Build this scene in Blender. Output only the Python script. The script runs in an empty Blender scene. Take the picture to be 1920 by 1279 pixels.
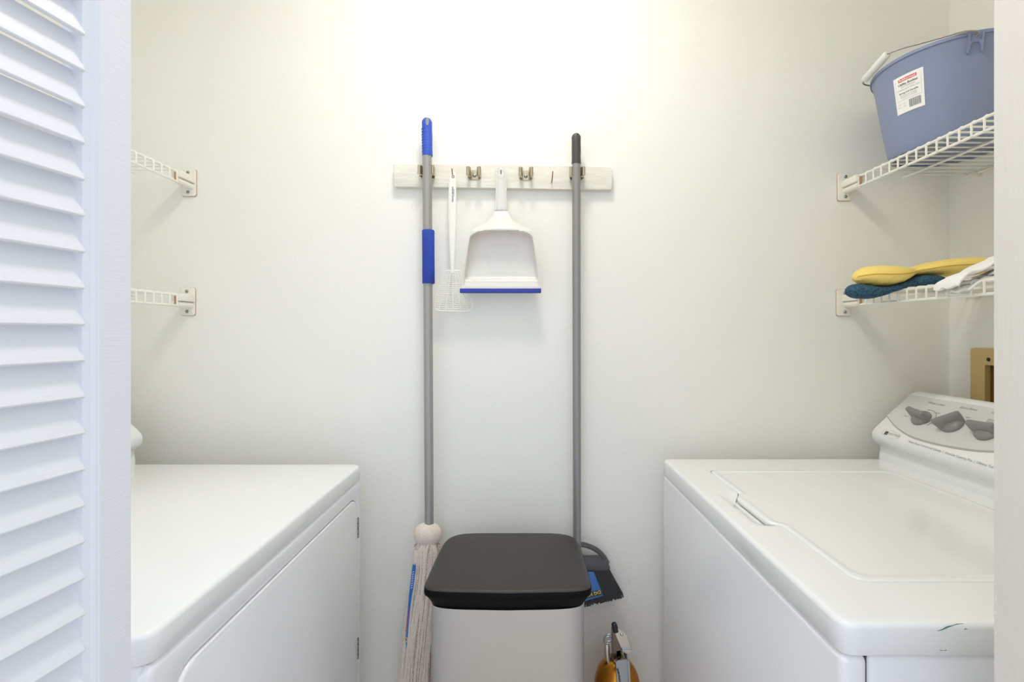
import bpy, bmesh, math, random
from mathutils import Vector, Matrix
random.seed(7)
PI = math.pi
scn = bpy.context.scene
C = scn.collection

# ------------------------------------------------------------------ camera, world, light, exposure
F, CX, CY, CH = 880.0, 984.0, 623.0, 1.243      # focal length and vanishing point in pixels of the 1920x1279 frame
cam_d = bpy.data.cameras.new('camera'); cam = bpy.data.objects.new('camera', cam_d); C.objects.link(cam)
cam_d.sensor_width = 36.0; cam_d.lens = 36.0*F/1920
cam_d.shift_x = -(CX-960)/1920; cam_d.shift_y = (CY-639.5)/1920
cam_d.clip_start = 0.02
cam.location = (0, 0, CH); cam.rotation_euler = (PI/2, 0, 0)
scn.camera = cam
w = bpy.data.worlds.new('World'); scn.world = w; w.use_nodes = True
WORLD_COL = (0.80, 0.87, 1.0); WORLD_STR = 0.60
LAMP_COL = (1.0, 0.970, 0.915); LAMP_STR = 22.5
w.node_tree.nodes['Background'].inputs[0].default_value = (*WORLD_COL, 1)
w.node_tree.nodes['Background'].inputs[1].default_value = WORLD_STR
scn.view_settings.view_transform = 'Standard'; scn.view_settings.look = 'None'
scn.view_settings.gamma = 1; scn.view_settings.use_curve_mapping = False
scn.view_settings.exposure = 1.10
scn.cycles.max_bounces = 12; scn.cycles.diffuse_bounces = 8

# ------------------------------------------------------------------ helpers
def at(px, py, D):
    return Vector(((px-CX)*D/F, D, CH-(py-CY)*D/F))
def lin(c):
    return tuple((v/255/12.92 if v/255 <= .04045 else ((v/255+.055)/1.055)**2.4) for v in c)
MATS = {}
def mat(name, rgb, rough=.5, metal=0, bump=0, scale=60, trans=0, alpha=1, emit=None, estr=0, spec=.5, vary=0, stretch=None, sub=0, coat=0, rgb2=None, aniso=0):
    m = bpy.data.materials.new(name); m.use_nodes = True; MATS[name] = m
    nt = m.node_tree; b = nt.nodes['Principled BSDF']
    b.inputs['Base Color'].default_value = (*lin(rgb), 1); b.inputs['Roughness'].default_value = rough
    b.inputs['Metallic'].default_value = metal; b.inputs['Specular IOR Level'].default_value = spec
    b.inputs['Transmission Weight'].default_value = trans; b.inputs['Alpha'].default_value = alpha
    b.inputs['Coat Weight'].default_value = coat; b.inputs['Anisotropic'].default_value = aniso
    if sub: b.inputs['Subsurface Weight'].default_value = sub; b.inputs['Subsurface Scale'].default_value = .01
    if emit: b.inputs['Emission Color'].default_value = (*emit, 1); b.inputs['Emission Strength'].default_value = estr
    if bump or vary or rgb2:
        tc = nt.nodes.new('ShaderNodeTexCoord'); mp = nt.nodes.new('ShaderNodeMapping')
        nt.links.new(tc.outputs['Object'], mp.inputs['Vector'])
        if stretch: mp.inputs['Scale'].default_value = stretch
        nz = nt.nodes.new('ShaderNodeTexNoise'); nz.inputs['Scale'].default_value = scale; nz.inputs['Detail'].default_value = 4
        nt.links.new(mp.outputs[0], nz.inputs['Vector'])
        if bump:
            bp = nt.nodes.new('ShaderNodeBump'); bp.inputs['Strength'].default_value = bump; bp.inputs['Distance'].default_value = .002
            nt.links.new(nz.outputs['Fac'], bp.inputs['Height']); nt.links.new(bp.outputs[0], b.inputs['Normal'])
        if vary or rgb2:
            cr = nt.nodes.new('ShaderNodeValToRGB')
            cr.color_ramp.elements[0].position = .35; cr.color_ramp.elements[1].position = .65
            a = rgb2 if rgb2 else tuple(max(0, c*(1-vary)) for c in rgb)
            cr.color_ramp.elements[0].color = (*lin(a), 1); cr.color_ramp.elements[1].color = (*lin(rgb), 1)
            nt.links.new(nz.outputs['Fac'], cr.inputs[0]); nt.links.new(cr.outputs[0], b.inputs['Base Color'])
    return m

mat('wall_paint', (241,240,233), .6, bump=.25, scale=260)
mat('ceiling_paint', (238,236,230), .7)
mat('floor_tile', (222,214,200), .5, vary=.1, scale=8)
mat('door_paint', (232,233,237), .38, bump=.12, scale=40, stretch=(1,1,12))
mat('jamb_paint', (226,221,212), .5, bump=.35, scale=30, stretch=(6,6,.6))
mat('enamel', (240,241,240), .13, spec=.5, coat=.3)
mat('enamel_side', (238,238,240), .22)
mat('console_white', (238,239,238), .3)
mat('console_grey', (214,214,210), .35)
mat('print_grey', (150,146,140), .5)
mat('print_line', (178,174,166), .5)
mat('print_dark', (78,66,62), .5)
mat('knob_grey', (134,132,130), .38, spec=.6)
mat('gap_dark', (70,70,76), .8)
mat('steel', (206,203,200), .34, metal=1, bump=.05, scale=25, stretch=(1,1,60), aniso=.4)
mat('lid_black', (50,47,45), .42, bump=.25, scale=700)
mat('lid_rim_black', (6,6,8), .5, spec=.12)
mat('black_plastic', (30,30,32), .4)
mat('pole_grey', (164,161,157), .36, metal=.35)
mat('pole_dark', (148,146,144), .36, metal=.35)
mat('grip_black', (74,70,68), .45)
mat('grip_blue', (54,88,196), .5, bump=.4, scale=180)
mat('foam_blue', (42,72,180), .75, vary=.15, scale=30, stretch=(1,1,.3))
mat('dustpan_white', (228,224,218), .28, sub=.2)
mat('dustpan_clear', (240,240,236), .25, alpha=.62)
mat('rubber_blue', (46,62,160), .5)
mat('swatter_white', (240,239,230), .45)
mat('print_blue', (92,98,150), .6)
mat('board_paint', (232,229,216), .55, bump=.5, scale=22, stretch=(1,4,6), vary=.04)
mat('board_edge', (206,192,160), .6)
mat('clip_metal', (200,190,165), .3, metal=1)
mat('screw_metal', (150,158,150), .35, metal=1)
mat('nail_rust', (132,96,66), .6, metal=.4)
mat('wire_white', (240,238,228), .35)
mat('bracket_white', (238,234,222), .4)
mat('rust', (190,150,118), .8)
mat('bucket_blue', (134,144,174), .38)
mat('bucket_dark', (40,62,110), .5)
mat('handle_wire', (168,160,150), .35, metal=.9)
mat('grip_white', (236,234,230), .35)
mat('sticker', (244,243,238), .5)
mat('sticker_red', (222,74,74), .5)
mat('sticker_ink', (110,112,118), .6)
mat('sticker_faint', (168,170,174), .6)
mat('mitt_yellow', (250,220,124), .8, bump=.5, scale=90)
mat('seam_yellow', (214,170,70), .8)
mat('knit_teal', (62,104,116), .9, bump=1.0, scale=260, rgb2=(20,52,92))
mat('cloth_white', (246,244,242), .85, bump=.4, scale=160)
mat('outlet_tan', (210,182,120), .45)
mat('outlet_inside', (150,112,50), .6)
mat('yarn', (244,236,226), .9, rgb2=(222,208,196), bump=.8, scale=400)
mat('yarn_dirty', (226,214,202), .9, rgb2=(158,138,126), bump=.8, scale=400)
mat('card_blue', (30,110,196), .4)
mat('card_black', (16,16,18), .45)
mat('card_yellow', (226,210,70), .5)
mat('card_red', (196,80,96), .5)
mat('plastic_film', (245,247,250), .1, alpha=.055, spec=.8)
mat('bristle_black', (8,8,10), .6, spec=.2)
mat('broom_cap', (60,60,64), .35)
mat('brass', (206,140,48), .24, metal=1)
mat('lever_steel', (214,206,196), .3, metal=.9)
mat('strap_steel', (176,184,190), .25, metal=1)
mat('chain_steel', (120,110,100), .3, metal=1)
mat('hinge_dark', (70,68,66), .35, metal=.8)
mat('scuff_green', (60,110,96), .7)
mat('lamp_glass', (255,250,240), .4, emit=LAMP_COL, estr=LAMP_STR)
mat('lamp_metal', (230,226,216), .4)

def obj(name, bm, m, parent=None, smooth=35, label=None):
    bmesh.ops.recalc_face_normals(bm, faces=bm.faces)
    if parent is not None:
        r = parent
        while r.parent: r = r.parent
        if r.type == 'EMPTY': bmesh.ops.translate(bm, vec=-Vector(r.location), verts=bm.verts)
    me = bpy.data.meshes.new(name); bm.to_mesh(me); bm.free()
    me.materials.append(MATS[m])
    if smooth:
        me.polygons.foreach_set('use_smooth', [True]*len(me.polygons))
        me.set_sharp_from_angle(angle=math.radians(smooth))
    o = bpy.data.objects.new(name, me); C.objects.link(o)
    if parent is not None: o.parent = parent
    if label: o['label'] = label
    return o
def thing(name, label, cat, loc, group=None):
    o = bpy.data.objects.new(name, None); C.objects.link(o); o.location = loc
    o.empty_display_size = .05
    o['label'] = label; o['category'] = cat
    if group: o['group'] = group
    return o
def tag(o, label, cat, group=None):
    o['label'] = label; o['category'] = cat
    if group: o['group'] = group
def struct(o): o['kind'] = 'structure'; return o
def NB(): return bmesh.new()
def box(bm, lo, hi, r=0, seg=2):
    t = bmesh.new(); bmesh.ops.create_cube(t, size=1)
    for v in t.verts:
        v.co = Vector([(lo[i]+hi[i])/2 + v.co[i]*(hi[i]-lo[i]) for i in range(3)])
    if r: bmesh.ops.bevel(t, geom=list(t.edges), offset=r, segments=seg, affect='EDGES', profile=.5)
    merge(bm, t)
    return bm
def merge(bm, t, M=None):
    if M is not None: t.transform(M)
    me = bpy.data.meshes.new('tmp'); t.to_mesh(me); t.free(); bm.from_mesh(me); bpy.data.meshes.remove(me)
def tube(bm, pts, r, seg=8, caps=True, closed=False):
    pts = [Vector(p) for p in pts]; n = len(pts); rings = []
    rr = r if isinstance(r, (list, tuple)) else [r]*n
    prev = None
    for i, p in enumerate(pts):
        if closed: d = pts[(i+1) % n]-pts[i-1]
        else: d = pts[min(i+1, n-1)]-pts[max(i-1, 0)]
        d.normalize()
        if prev is None:
            a = Vector((0,0,1)) if abs(d.z) < .9 else Vector((1,0,0))
            u = d.cross(a).normalized()
        else:
            u = (prev-d*prev.dot(d)).normalized()
        prev = u; v = d.cross(u)
        rings.append([bm.verts.new(p+(u*math.cos(2*PI*k/seg)+v*math.sin(2*PI*k/seg))*rr[i]) for k in range(seg)])
    m = n if closed else n-1
    for i in range(m):
        A, B = rings[i], rings[(i+1) % n]
        for k in range(seg): bm.faces.new((A[k], A[(k+1) % seg], B[(k+1) % seg], B[k]))
    if caps and not closed:
        bm.faces.new(rings[0]); bm.faces.new(rings[-1])
    return bm
def smooth_path(pts, n=6):
    P = [Vector(p) for p in pts]; out = []
    for i in range(len(P)-1):
        a, b, c, d = P[max(i-1,0)], P[i], P[i+1], P[min(i+2,len(P)-1)]
        for k in range(n):
            t = k/n
            out.append(.5*((2*b)+(c-a)*t+(2*a-5*b+4*c-d)*t*t+(3*b-a-3*c+d)*t**3))
    out.append(P[-1]); return out
def lathe(bm, prof, centre, seg=32, axis='z', M=None):
    rings = []
    for r, h in prof:
        rings.append([bm.verts.new(Vector((r*math.cos(2*PI*k/seg), r*math.sin(2*PI*k/seg), h))) for k in range(seg)])
    vs = [v for R in rings for v in R]
    for A, B in zip(rings, rings[1:]):
        for k in range(seg): bm.faces.new((A[k], A[(k+1) % seg], B[(k+1) % seg], B[k]))
    if prof[0][0] > 1e-6: bm.faces.new(rings[0])
    if prof[-1][0] > 1e-6: bm.faces.new(rings[-1])
    T = Matrix.Translation(centre) @ (M if M is not None else Matrix())
    for v in vs: v.co = T @ v.co
    bmesh.ops.remove_doubles(bm, verts=vs, dist=1e-6)
    return bm
def prism(bm, pts, fn, depth, bevel=0, seg=2):
    """outline pts (2-D) mapped by fn(a, b, d); d from 0 to depth; optional bevel on the d=depth rim"""
    t = bmesh.new()
    A = [t.verts.new(fn(a, b, 0)) for a, b in pts]; B = [t.verts.new(fn(a, b, depth)) for a, b in pts]
    t.faces.new(A); f = t.faces.new(B); n = len(pts)
    for i in range(n): t.faces.new((A[i], A[(i+1) % n], B[(i+1) % n], B[i]))
    if bevel: bmesh.ops.bevel(t, geom=list(f.edges), offset=bevel, segments=seg, affect='EDGES', profile=.5)
    merge(bm, t); return bm
def rrect(x0, x1, y0, y1, r, n=6):
    out = []
    for cx, cy, a in ((x1-r, y1-r, 0), (x0+r, y1-r, 90), (x0+r, y0+r, 180), (x1-r, y0+r, 270)):
        for k in range(n+1):
            t = math.radians(a+90*k/n); out.append((cx+r*math.cos(t), cy+r*math.sin(t)))
    return out
def rings_mesh(bm, rings, cap0=True, cap1=True):
    R = [[bm.verts.new(p) for p in r] for r in rings]; n = len(R[0])
    for A, B in zip(R, R[1:]):
        for k in range(n): bm.faces.new((A[k], A[(k+1) % n], B[(k+1) % n], B[k]))
    if cap0: bm.faces.new(R[0])
    if cap1: bm.faces.new(R[-1])
    return bm
def in_rr(x0, x1, y0, y1, r):
    def f(x, y):
        dx = max(x0+r-x, x-(x1-r), 0); dy = max(y0+r-y, y-(y1-r), 0)
        return math.hypot(dx, dy) < r if (dx > 0 or dy > 0) else True
    return f
def ray_outline(f, cx, cy, N):
    out = []
    for k in range(N):
        a = 2*PI*k/N; c, s = math.cos(a), math.sin(a); lo, hi = 0, 2
        for _ in range(26):
            m = (lo+hi)/2
            if f(cx+c*m, cy+s*m): lo = m
            else: hi = m
        out.append((cx+c*lo, cy+s*lo))
    return out
def inset(pts, cx, cy, d):
    n = len(pts); out = []
    for i in range(n):
        a, b = pts[i-1], pts[(i+1) % n]
        tx, ty = b[0]-a[0], b[1]-a[1]; L = math.hypot(tx, ty) or 1
        nx, ny = -ty/L, tx/L
        out.append((pts[i][0]+nx*d, pts[i][1]+ny*d))       # ccw outline: left normal points inward
    return out
def text(bm, s, size, fn, bold=0, spacing=1.0, align='LEFT', depth=0):
    cu = bpy.data.curves.new('txt', 'FONT'); cu.body = s; cu.size = size; cu.align_x = align; cu.align_y = 'CENTER'
    cu.resolution_u = 2; cu.offset = bold; cu.space_character = spacing
    o = bpy.data.objects.new('txt', cu); C.objects.link(o)
    dg = bpy.context.evaluated_depsgraph_get()
    me = bpy.data.meshes.new_from_object(o.evaluated_get(dg))
    for v in me.vertices: v.co = fn(v.co.x, v.co.y)
    bm.from_mesh(me); bpy.data.meshes.remove(me); bpy.data.objects.remove(o); bpy.data.curves.remove(cu)
    return bm
def quad(bm, fn, x0, x1, y0, y1, nx=1, ny=1):
    V = [[bm.verts.new(fn(x0+(x1-x0)*i/nx, y0+(y1-y0)*j/ny)) for i in range(nx+1)] for j in range(ny+1)]
    for j in range(ny):
        for i in range(nx): bm.faces.new((V[j][i], V[j][i+1], V[j+1][i+1], V[j+1][i]))
    return bm
def copyof(o, parent, loc=None):
    c = o.copy(); C.objects.link(c); c.parent = parent
    if loc is not None: c.location = loc
    return c

# ------------------------------------------------------------------ the closet
YB, XR, XL, ZC = 1.27, 1.149, -1.18, 2.50
YF0, YF1 = .335, .452                         # front wall thickness
JX = .455                                     # right jamb
JL = -.95
struct(obj('wall_back', box(NB(), (XL-.1, YB, 0), (XR+.14, YB+.1, ZC)), 'wall_paint'))
struct(obj('wall_left', box(NB(), (XL-.1, YF0, 0), (XL, YB, ZC)), 'wall_paint'))
b = NB(); oy0, oy1, oz0, oz1 = .985, 1.164, .985, 1.165
for lo, hi in (((XR, YF0, 0), (XR+.14, oy0, ZC)), ((XR, oy1, 0), (XR+.14, YB, ZC)), ((XR, oy0, 0), (XR+.14, oy1, oz0)), ((XR, oy0, oz1), (XR+.14, oy1, ZC)), ((XR+.12, oy0, oz0), (XR+.14, oy1, oz1))):
    box(b, lo, hi)
struct(obj('wall_right', b, 'wall_paint'))
b = NB(); box(b, (JX+.02, YF0, 0), (XR, YF1, ZC)); box(b, (XL, YF0, 0), (JL-.02, YF1, ZC)); box(b, (JL-.02, YF0, 2.07), (JX+.02, YF1, ZC))
struct(obj('wall_front', b, 'wall_paint'))
struct(obj('ceiling', box(NB(), (XL-.1, YF0, ZC), (XR+.14, YB+.1, ZC+.06)), 'ceiling_paint'))
struct(obj('floor', box(NB(), (-2.2, -1.6, -.06), (2.2, YB+.1, 0)), 'floor_tile'))
# painted jamb lining with nicked edge
b = NB(); box(b, (JX, YF0-.008, 0), (JX+.02, YF1+.004, 2.07), .0015)
struct(obj('trim_1', b, 'jamb_paint'))
o = bpy.data.objects['trim_1']
b = NB()
for z, h in ((.985, .006), (.972, .004), (.952, .003), (1.0, .002)):
    prism(b, [(0,-h/2),(.0016,-h/3),(.002,h/4),(.0006,h/2)], lambda a, c, d: Vector((JX+.0002-d, YF1+.0022-a, z+c)), .0004)
obj('paint_chip', b, 'bracket_white', o)
b = NB(); box(b, (JL-.02, YF0-.008, 0), (JL, YF1+.004, 2.05), .0015); struct(obj('trim_2', b, 'jamb_paint'))
b = NB(); box(b, (JL-.02, YF0-.008, 2.05), (JX+.02, YF1+.004, 2.07), .0015); struct(obj('trim_3', b, 'jamb_paint'))

# louvred bifold door panel
ex, ey = .139, .990
def dp(t, n, z): return Vector((-.400+ex*t+ey*n, .43+ey*t-ex*n, z))
door = bpy.data.objects.new('door_1', None); C.objects.link(door); door.location = dp(0, 0, 0); struct(door)
door['label'] = 'white painted louvred folding door panel standing open at the left'
TH = .028; DW = .40
prof = [(0,-TH),(0,-.0062),(.0030,-.0048),(.0052,-.0040),(.0075,-.0012),(.0092,-.0010),(.0102,0),(.0402,0),(.0412,-.001),(.0412,-TH)]
def stile(sgn, off):
    b = NB()
    rings_mesh(b, [[dp(off+sgn*t, n, z) for t, n in prof] for z in (.012, 2.03)])
    return b
obj('stile', stile(1, 0), 'door_paint', door, 20); obj('stile', stile(-1, -DW+.041), 'door_paint', door, 20)
for z0, z1 in ((.012, .14), (1.95, 2.03)):
    b = NB(); rings_mesh(b, [[dp(t, n, z) for n, z in rrect(-TH, 0, z0, z1, .0015, 2)] for t in (-DW+.041, 0)])
    obj('rail', b, 'door_paint', door)
P_, B_, H_, T_ = .0333, .0150, .0350, .0042
sl = []
# slat cross-section (n, z): rounded nose bottom-front, slanted back up into the door
L = math.hypot(B_, H_); un, uz = -B_/L, H_/L; vn, vz = -uz, un     # along slat; thickness inward (-n)
if vn > 0: vn, vz = -vn, -vz
for k in range(9):
    a = PI*k/8; sl.append((-math.sin(a)*T_*.38+0, T_/2-math.cos(a)*T_/2))
sec = [(s, q) for s, q in sl] + [(L, T_), (L, 0)]
def slat_bm():
    b = NB(); N = 10
    rings_mesh(b, [[dp(t, -.0042+s*un+q*vn, s*uz+q*vz) for s, q in sec] for t in (-DW+.039, .0005)])
    return b
z0 = CH-(64.0-CY)*.43/F + .0015
first = None
for k in range(-13, 42):
    z = z0 - k*P_
    if z < .14 or z+H_ > 1.955: continue
    if first is None:
        first = obj('slat', slat_bm(), 'door_paint', door, 30); first.location = (0, 0, z)
    else: copyof(first, door, (0, 0, z))

# ------------------------------------------------------------------ ceiling lamp
lx, ly = -.06, .72
lamp = thing('ceiling_light', 'round flush white lamp on the closet ceiling', 'lamp', (lx, ly, ZC))
obj('trim_ring', lathe(NB(), [(.128,0),(.150,0),(.150,-.012),(.144,-.020),(.132,-.022),(.128,-.016),(.128,0)], (lx, ly, ZC), 48), 'lamp_metal', lamp)
obj('diffuser', lathe(NB(), [(0,-.002),(.127,-.002),(.127,-.014),(.09,-.0165),(0,-.018)], (lx, ly, ZC), 48), 'lamp_glass', lamp)

# ------------------------------------------------------------------ appliances
def tray_top(x0, x1, y0, y1, z0, z1, rc, fx=None, hole=None, dip=None, hole_depth=.012, N=360, bev=.007):
    """top panel of an appliance: rounded rim, optional pocket for a lid"""
    cx, cy = (x0+x1)/2, (y0+y1)/2
    out = ray_outline(in_rr(x0, x1, y0, y1, rc), cx, cy, N)
    R = [[(x, y, z0) for x, y in inset(out, cx, cy, .004)], [(x, y, z0) for x, y in inset(out, cx, cy, .001)], [(x, y, z0+.0015) for x, y in out]]
    for k in range(0, 6):
        a = k/5*PI/2
        R.append([(x, y, z1-bev+bev*math.sin(a)) for x, y in inset(out, cx, cy, bev*(1-math.cos(a)))])
    edge = R[-1]
    b = NB()
    if hole:
        hol = ray_outline(hole, cx, cy, N)
        for k in range(1, 15):
            t = k/14; row = []
            for (ax, ay, az), (hx, hy) in zip(edge, hol):
                x, y = ax+(hx-ax)*t, ay+(hy-ay)*t
                z = z1 - (dip(x, y) if dip else 0)
                row.append((x, y, z))
            R.append(row)
        last = R[-1]
        R.append([(x, y, z-.0012) for x, y, z in [(p[0]+(cx-p[0])*.001, p[1]+(cy-p[1])*.001, p[2]) for p in last]])
        R.append([(x, y, z1-hole_depth) for x, y, z in last])
    rings_mesh(b, [[Vector(p) for p in r] for r in R])
    return b

# --- washer (front faces left)
WX0, WX1, WY0, WY1, WZ = .3577, 1.020, .5285, 1.220, CH-.3285
wash = thing('washing_machine', 'white top-loading washing machine with grey knobs, at the right of the closet', 'washing machine', ((WX0+WX1)/2, (WY0+WY1)/2, 0))
obj('cabinet', box(NB(), (.3900, WY0+.004, .015), (WX1-.004, WY1-.004, WZ-.038), .006, 3), 'enamel_side', wash)
b = NB(); box(b, (WX0+.0004, WY0+.001, .02), (.3885, WY1-.003, WZ-.0380), .009, 5)
obj('front_panel', b, 'enamel_side', wash)
obj('seam_shade_strip', box(NB(), (.386, WY0+.008, .02), (.393, WY1-.008, WZ-.042)), 'gap_dark', wash)  # dark-coloured strip standing in for the shade inside the open panel gap
def sstep(a, c, x): t = min(1, max(0, (x-a)/(c-a))); return t*t*(3-2*t)
LX0, LX1, LY0, LY1 = .4365, .868, .617, 1.118
def tabw(y): return sstep(.793, .815, y)*(1-sstep(.925, .962, y))
def lid_in(g, tab):
    base = in_rr(LX0-g, LX1+g, LY0-g, LY1+g, .022)
    def f(x, y):
        if base(x, y): return True
        return (LX0-g-tab*tabw(y)) < x < LX0+.03 and LY0+.03 < y < LY1-.03
    return f
def dip(x, y):
    if x > LX0+.01 or x < WX0+.012: return 0
    return .0085*sstep(.388, .414, x)*(sstep(.79, .825, y)*(1-sstep(.925, .972, y)))
obj('top_panel', tray_top(WX0, WX1, WY0, WY1, WZ-.0365, WZ, .014, hole=lid_in(.0016, .0185), dip=dip), 'enamel', wash, 40)
cx, cy = (LX0+LX1)/2, (LY0+LY1)/2
lo_ = ray_outline(lid_in(0, .0165), cx, cy, 420)
R = [[Vector((x, y, WZ-.0105)) for x, y in inset(lo_, cx, cy, .003)], [Vector((x, y, WZ-.0065)) for x, y in inset(lo_, cx, cy, .0006)]]
for k in range(0, 6):
    a = k/5*PI/2; R.append([Vector((x, y, WZ-.0032+.0042*math.sin(a))) for x, y in inset(lo_, cx, cy, .0045*(1-math.cos(a)))])
for d, h in ((.010, .0012), (.016, .0008), (.022, -.0004), (.030, -.0006)):
    R.append([Vector((x+(cx-x)*d*3, y+(cy-y)*d*3, WZ+h)) for x, y in lo_])
obj('lid', rings_mesh(NB(), R), 'enamel', wash, 40)
# green scuffs on the near rim
for pts in ([(1758,1184),(1768,1180),(1776,1176.5),(1784,1173.5),(1790,1172.5)], [(1786,1173),(1794,1170.5),(1806,1169.5)], [(1808,1181),(1811,1179),(1814,1180.5)], [(1762,1219.5),(1768,1220)], [(1770,1220),(1775,1219.5)]):
    P = [at(x, y, WY0-.0002) for x, y in pts]
    if len(P) > 3: P = [p+Vector((0, 0, .00025*(-1)**i)) for i, p in enumerate(P)]
    obj('scuff_mark', tube(NB(), P, [.0002]+[.0007 if i % 2 else .0004 for i in range(len(P)-2)]+[.0002], 5), 'scuff_green', wash, label='dark green scratch')

def console(prof, y0, y1, sgn=1):
    b = NB(); cxx = sum(p[0] for p in prof)/len(prof); cz = sum(p[1] for p in prof)/len(prof)
    def ring(y, k):
        r = []
        n = len(prof)
        for i, (x, z) in enumerate(prof):
            r.append(Vector((x+(cxx-x)*k, y, max(WZ-.0, z+(cz-z)*k) if i not in (0, n-1) else z)))
        return r
    rs = [ring(y0, .07), ring(y0+.0015, .035), ring(y0+.006, 0), ring(y1-.006, 0), ring(y1-.0015, .035), ring(y1, .07)]
    return rings_mesh(b, rs)
cprof = [Vector((x, z, 0)) for x, z in ((.916,.9145),(.9165,.925),(.9185,.938),(.9165,.950),(.9065,.957),(.8995,.9655),(.8970,.976),(.8990,.9875),(.908,.9985),(.9995,1.0842),(1.010,1.0895),(1.022,1.090),(1.036,1.084),(1.046,1.068),(1.050,1.04),(1.050,.9145))]
core = [Vector((p.x, p.y, 0)) for p in cprof]
sm = smooth_path(core[:9], 4)[:-1] + [core[8], core[9]] + smooth_path(core[9:15], 3)[1:] + [core[15]]
obj('console', console([(p.x, p.y) for p in sm], .536, 1.2165), 'console_white', wash, 40)
P0 = Vector((.908, 0, .9985)); P1 = Vector((.9995, 0, 1.0842)); U = (P1-P0); FL = U.length; U.normalize()
Nn = Vector((-U.z, 0, U.x))
def on_face(px, py):
    d = Vector(((px-CX)/F, 1, -(py-CY)/F)); o_ = Vector((0, 0, CH))
    t = Nn.dot(P0-o_)/Nn.dot(d); p = o_+d*t
    return (p.y, (p-P0).dot(U))
def fp(y, v, h=.0): return P0+U*v+Vector((0, y, 0))+Nn*h
arc = [on_face(*p) for p in ((1662.5,779.5),(1679.7,800.7),(1706,818),(1743.5,830),(1786,839),(1828.6,845.4),(1870,847.8))]
yc = arc[-1][0]-.01
arc = [(max(a[0], yc), a[1]) for a in arc]
arc = arc + [(2*yc-a[0], a[1]) for a in reversed(arc) if 2*yc-a[0] > .545]
arcs = [(p.x, p.y) for p in smooth_path([Vector((a[0], a[1], 0)) for a in arc], 5)]
poly = arcs + [(.548, arcs[-1][1]), (.548, FL-.004), (max(a[0] for a in arcs)-.006, FL-.004)]
b = NB(); b.faces.new([b.verts.new(fp(y, v, .0004)) for y, v in [p for i, p in enumerate(poly) if i == 0 or (Vector(p)-Vector(poly[i-1])).length > 1e-5]])
obj('control_panel', b, 'console_grey', wash, 0, label='light grey printed control panel')
b = NB()
for i in range(len(arcs)-1):
    (y, v), (y2, v2) = arcs[i], arcs[i+1]
    tt = min(1, i/(len(arcs)*.35)); wd = .0012+.0016*math.sin(min(1, i/(len(arcs)-1)*1.0)*PI)
    wd2 = .0012+.0016*math.sin(min(1, (i+1)/(len(arcs)-1))*PI)
    b.faces.new([b.verts.new(q) for q in (fp(y, v-wd, .0006), fp(y, v+wd, .0006), fp(y2, v2+wd2, .0006), fp(y2, v2-wd2, .0006))])
obj('panel_line', b, 'print_line', wash, 0, label='grey curved line')
# lettering; text runs towards the camera (decreasing y)
def ft(px, py, s, size, bold=0, slant=.25, align='LEFT', h=.0008, along=None, bm=None):
    y0, v0 = on_face(px, py)
    if along: y1, v1 = on_face(*along); a = math.atan2(v1-v0, -(y1-y0))
    else: a = 0
    ca, sa = math.cos(a), math.sin(a)
    def f(x, y):
        x2 = x+slant*y
        return fp(y0-(x2*ca-y*sa), v0+(x2*sa+y*ca), h)
    return text(bm if bm is not None else NB(), s, size, f, bold=bold, align=align)
PT = []
def ftp(px, py, st_, size): obj('lettering', ft(px, py, st_, size), 'print_grey', wash, 0)
ftp(1741, 755, 'Water Level', .0088); ftp(1801, 764, 'Extra Rinse', .0088); ftp(1859, 774, 'Wash/Rinse Temp', .0088)
ftp(1716, 768, 'MEDIUM', .0050); ftp(1752, 774, 'LARGE', .0050); ftp(1696, 780, 'MINI', .0044); ftp(1743, 794, 'SUPER', .0050)
ftp(1811, 783, 'OFF', .0050); ftp(1852, 787, 'Warm', .0060); ftp(1849, 790.5, 'Warm', .0060)
# bottom slogan follows the curve of the bulge below the face
def bulge(s):                      # s = distance below the bottom of the flat face, following the profile
    pts = [Vector((p.x, 0, p.y)) for p in smooth_path(core[:9], 4)][::-1]
    acc = 0
    for a, c in zip(pts, pts[1:]):
        l = (c-a).length
        if acc+l >= s: 
            t = (s-acc)/l; n = Vector((-(a-c).z, 0, (a-c).x)).normalized(); return a+(c-a)*t+n*.0009
        acc += l
    return pts[-1]
def surf(y, v):
    if v >= 0: return fp(y, v, .0008)
    p = bulge(-v); return Vector((p.x, y, p.z))
b = NB()
def hit(px, py):
    v = .10
    while v > -.06:
        p = surf(0, v); Y = p.x*F/(px-CX)
        if CY-(p.z-CH)*F/Y >= py: return Y, v
        v -= .0004
    return Y, v
y0, va_ = hit(1703, 827); y1, vb_ = hit(1868, 878); 
v0_ = .006
def f_sl(x, y): 
    return surf(y0-(x+.25*y), va_+(vb_-va_)*min(1, x/(y0-y1))+y)
text(b, 'Heavy Duty Commercial Quality  |  Oversize Capacity Plus  |  Lifetime Tub  |  Quiet Pack  |  2 Speed', .0066, f_sl)
obj('slogan', b, 'print_grey', wash, 0)
ly0, lv0 = hit(1659, 811)
b = NB()
def f_l(x, y): return surf(ly0-x, lv0+y)
q = .0046
for x0, x1, y0_, y1_ in ((0, 2*q, -q, -q*.55), (0, 2*q, q*.55, q), (0, q*.45, -q, q), (q*1.55, 2*q, -q, q)):
    quad(b, f_l, x0, x1, y0_, y1_)
text(b, 'M', .0062, lambda x, y: f_l(x+.002, y), bold=.0001)
obj('emblem', b, 'print_dark', wash, 0, label='dark square emblem')
b = NB(); text(b, 'MAYTAG', .0085, lambda x, y: f_l(x*1.0+.0115, y), spacing=1.05); obj('brand_name', b, 'print_grey', wash, 0)
b = NB(); N = 40; oc = .019
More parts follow.
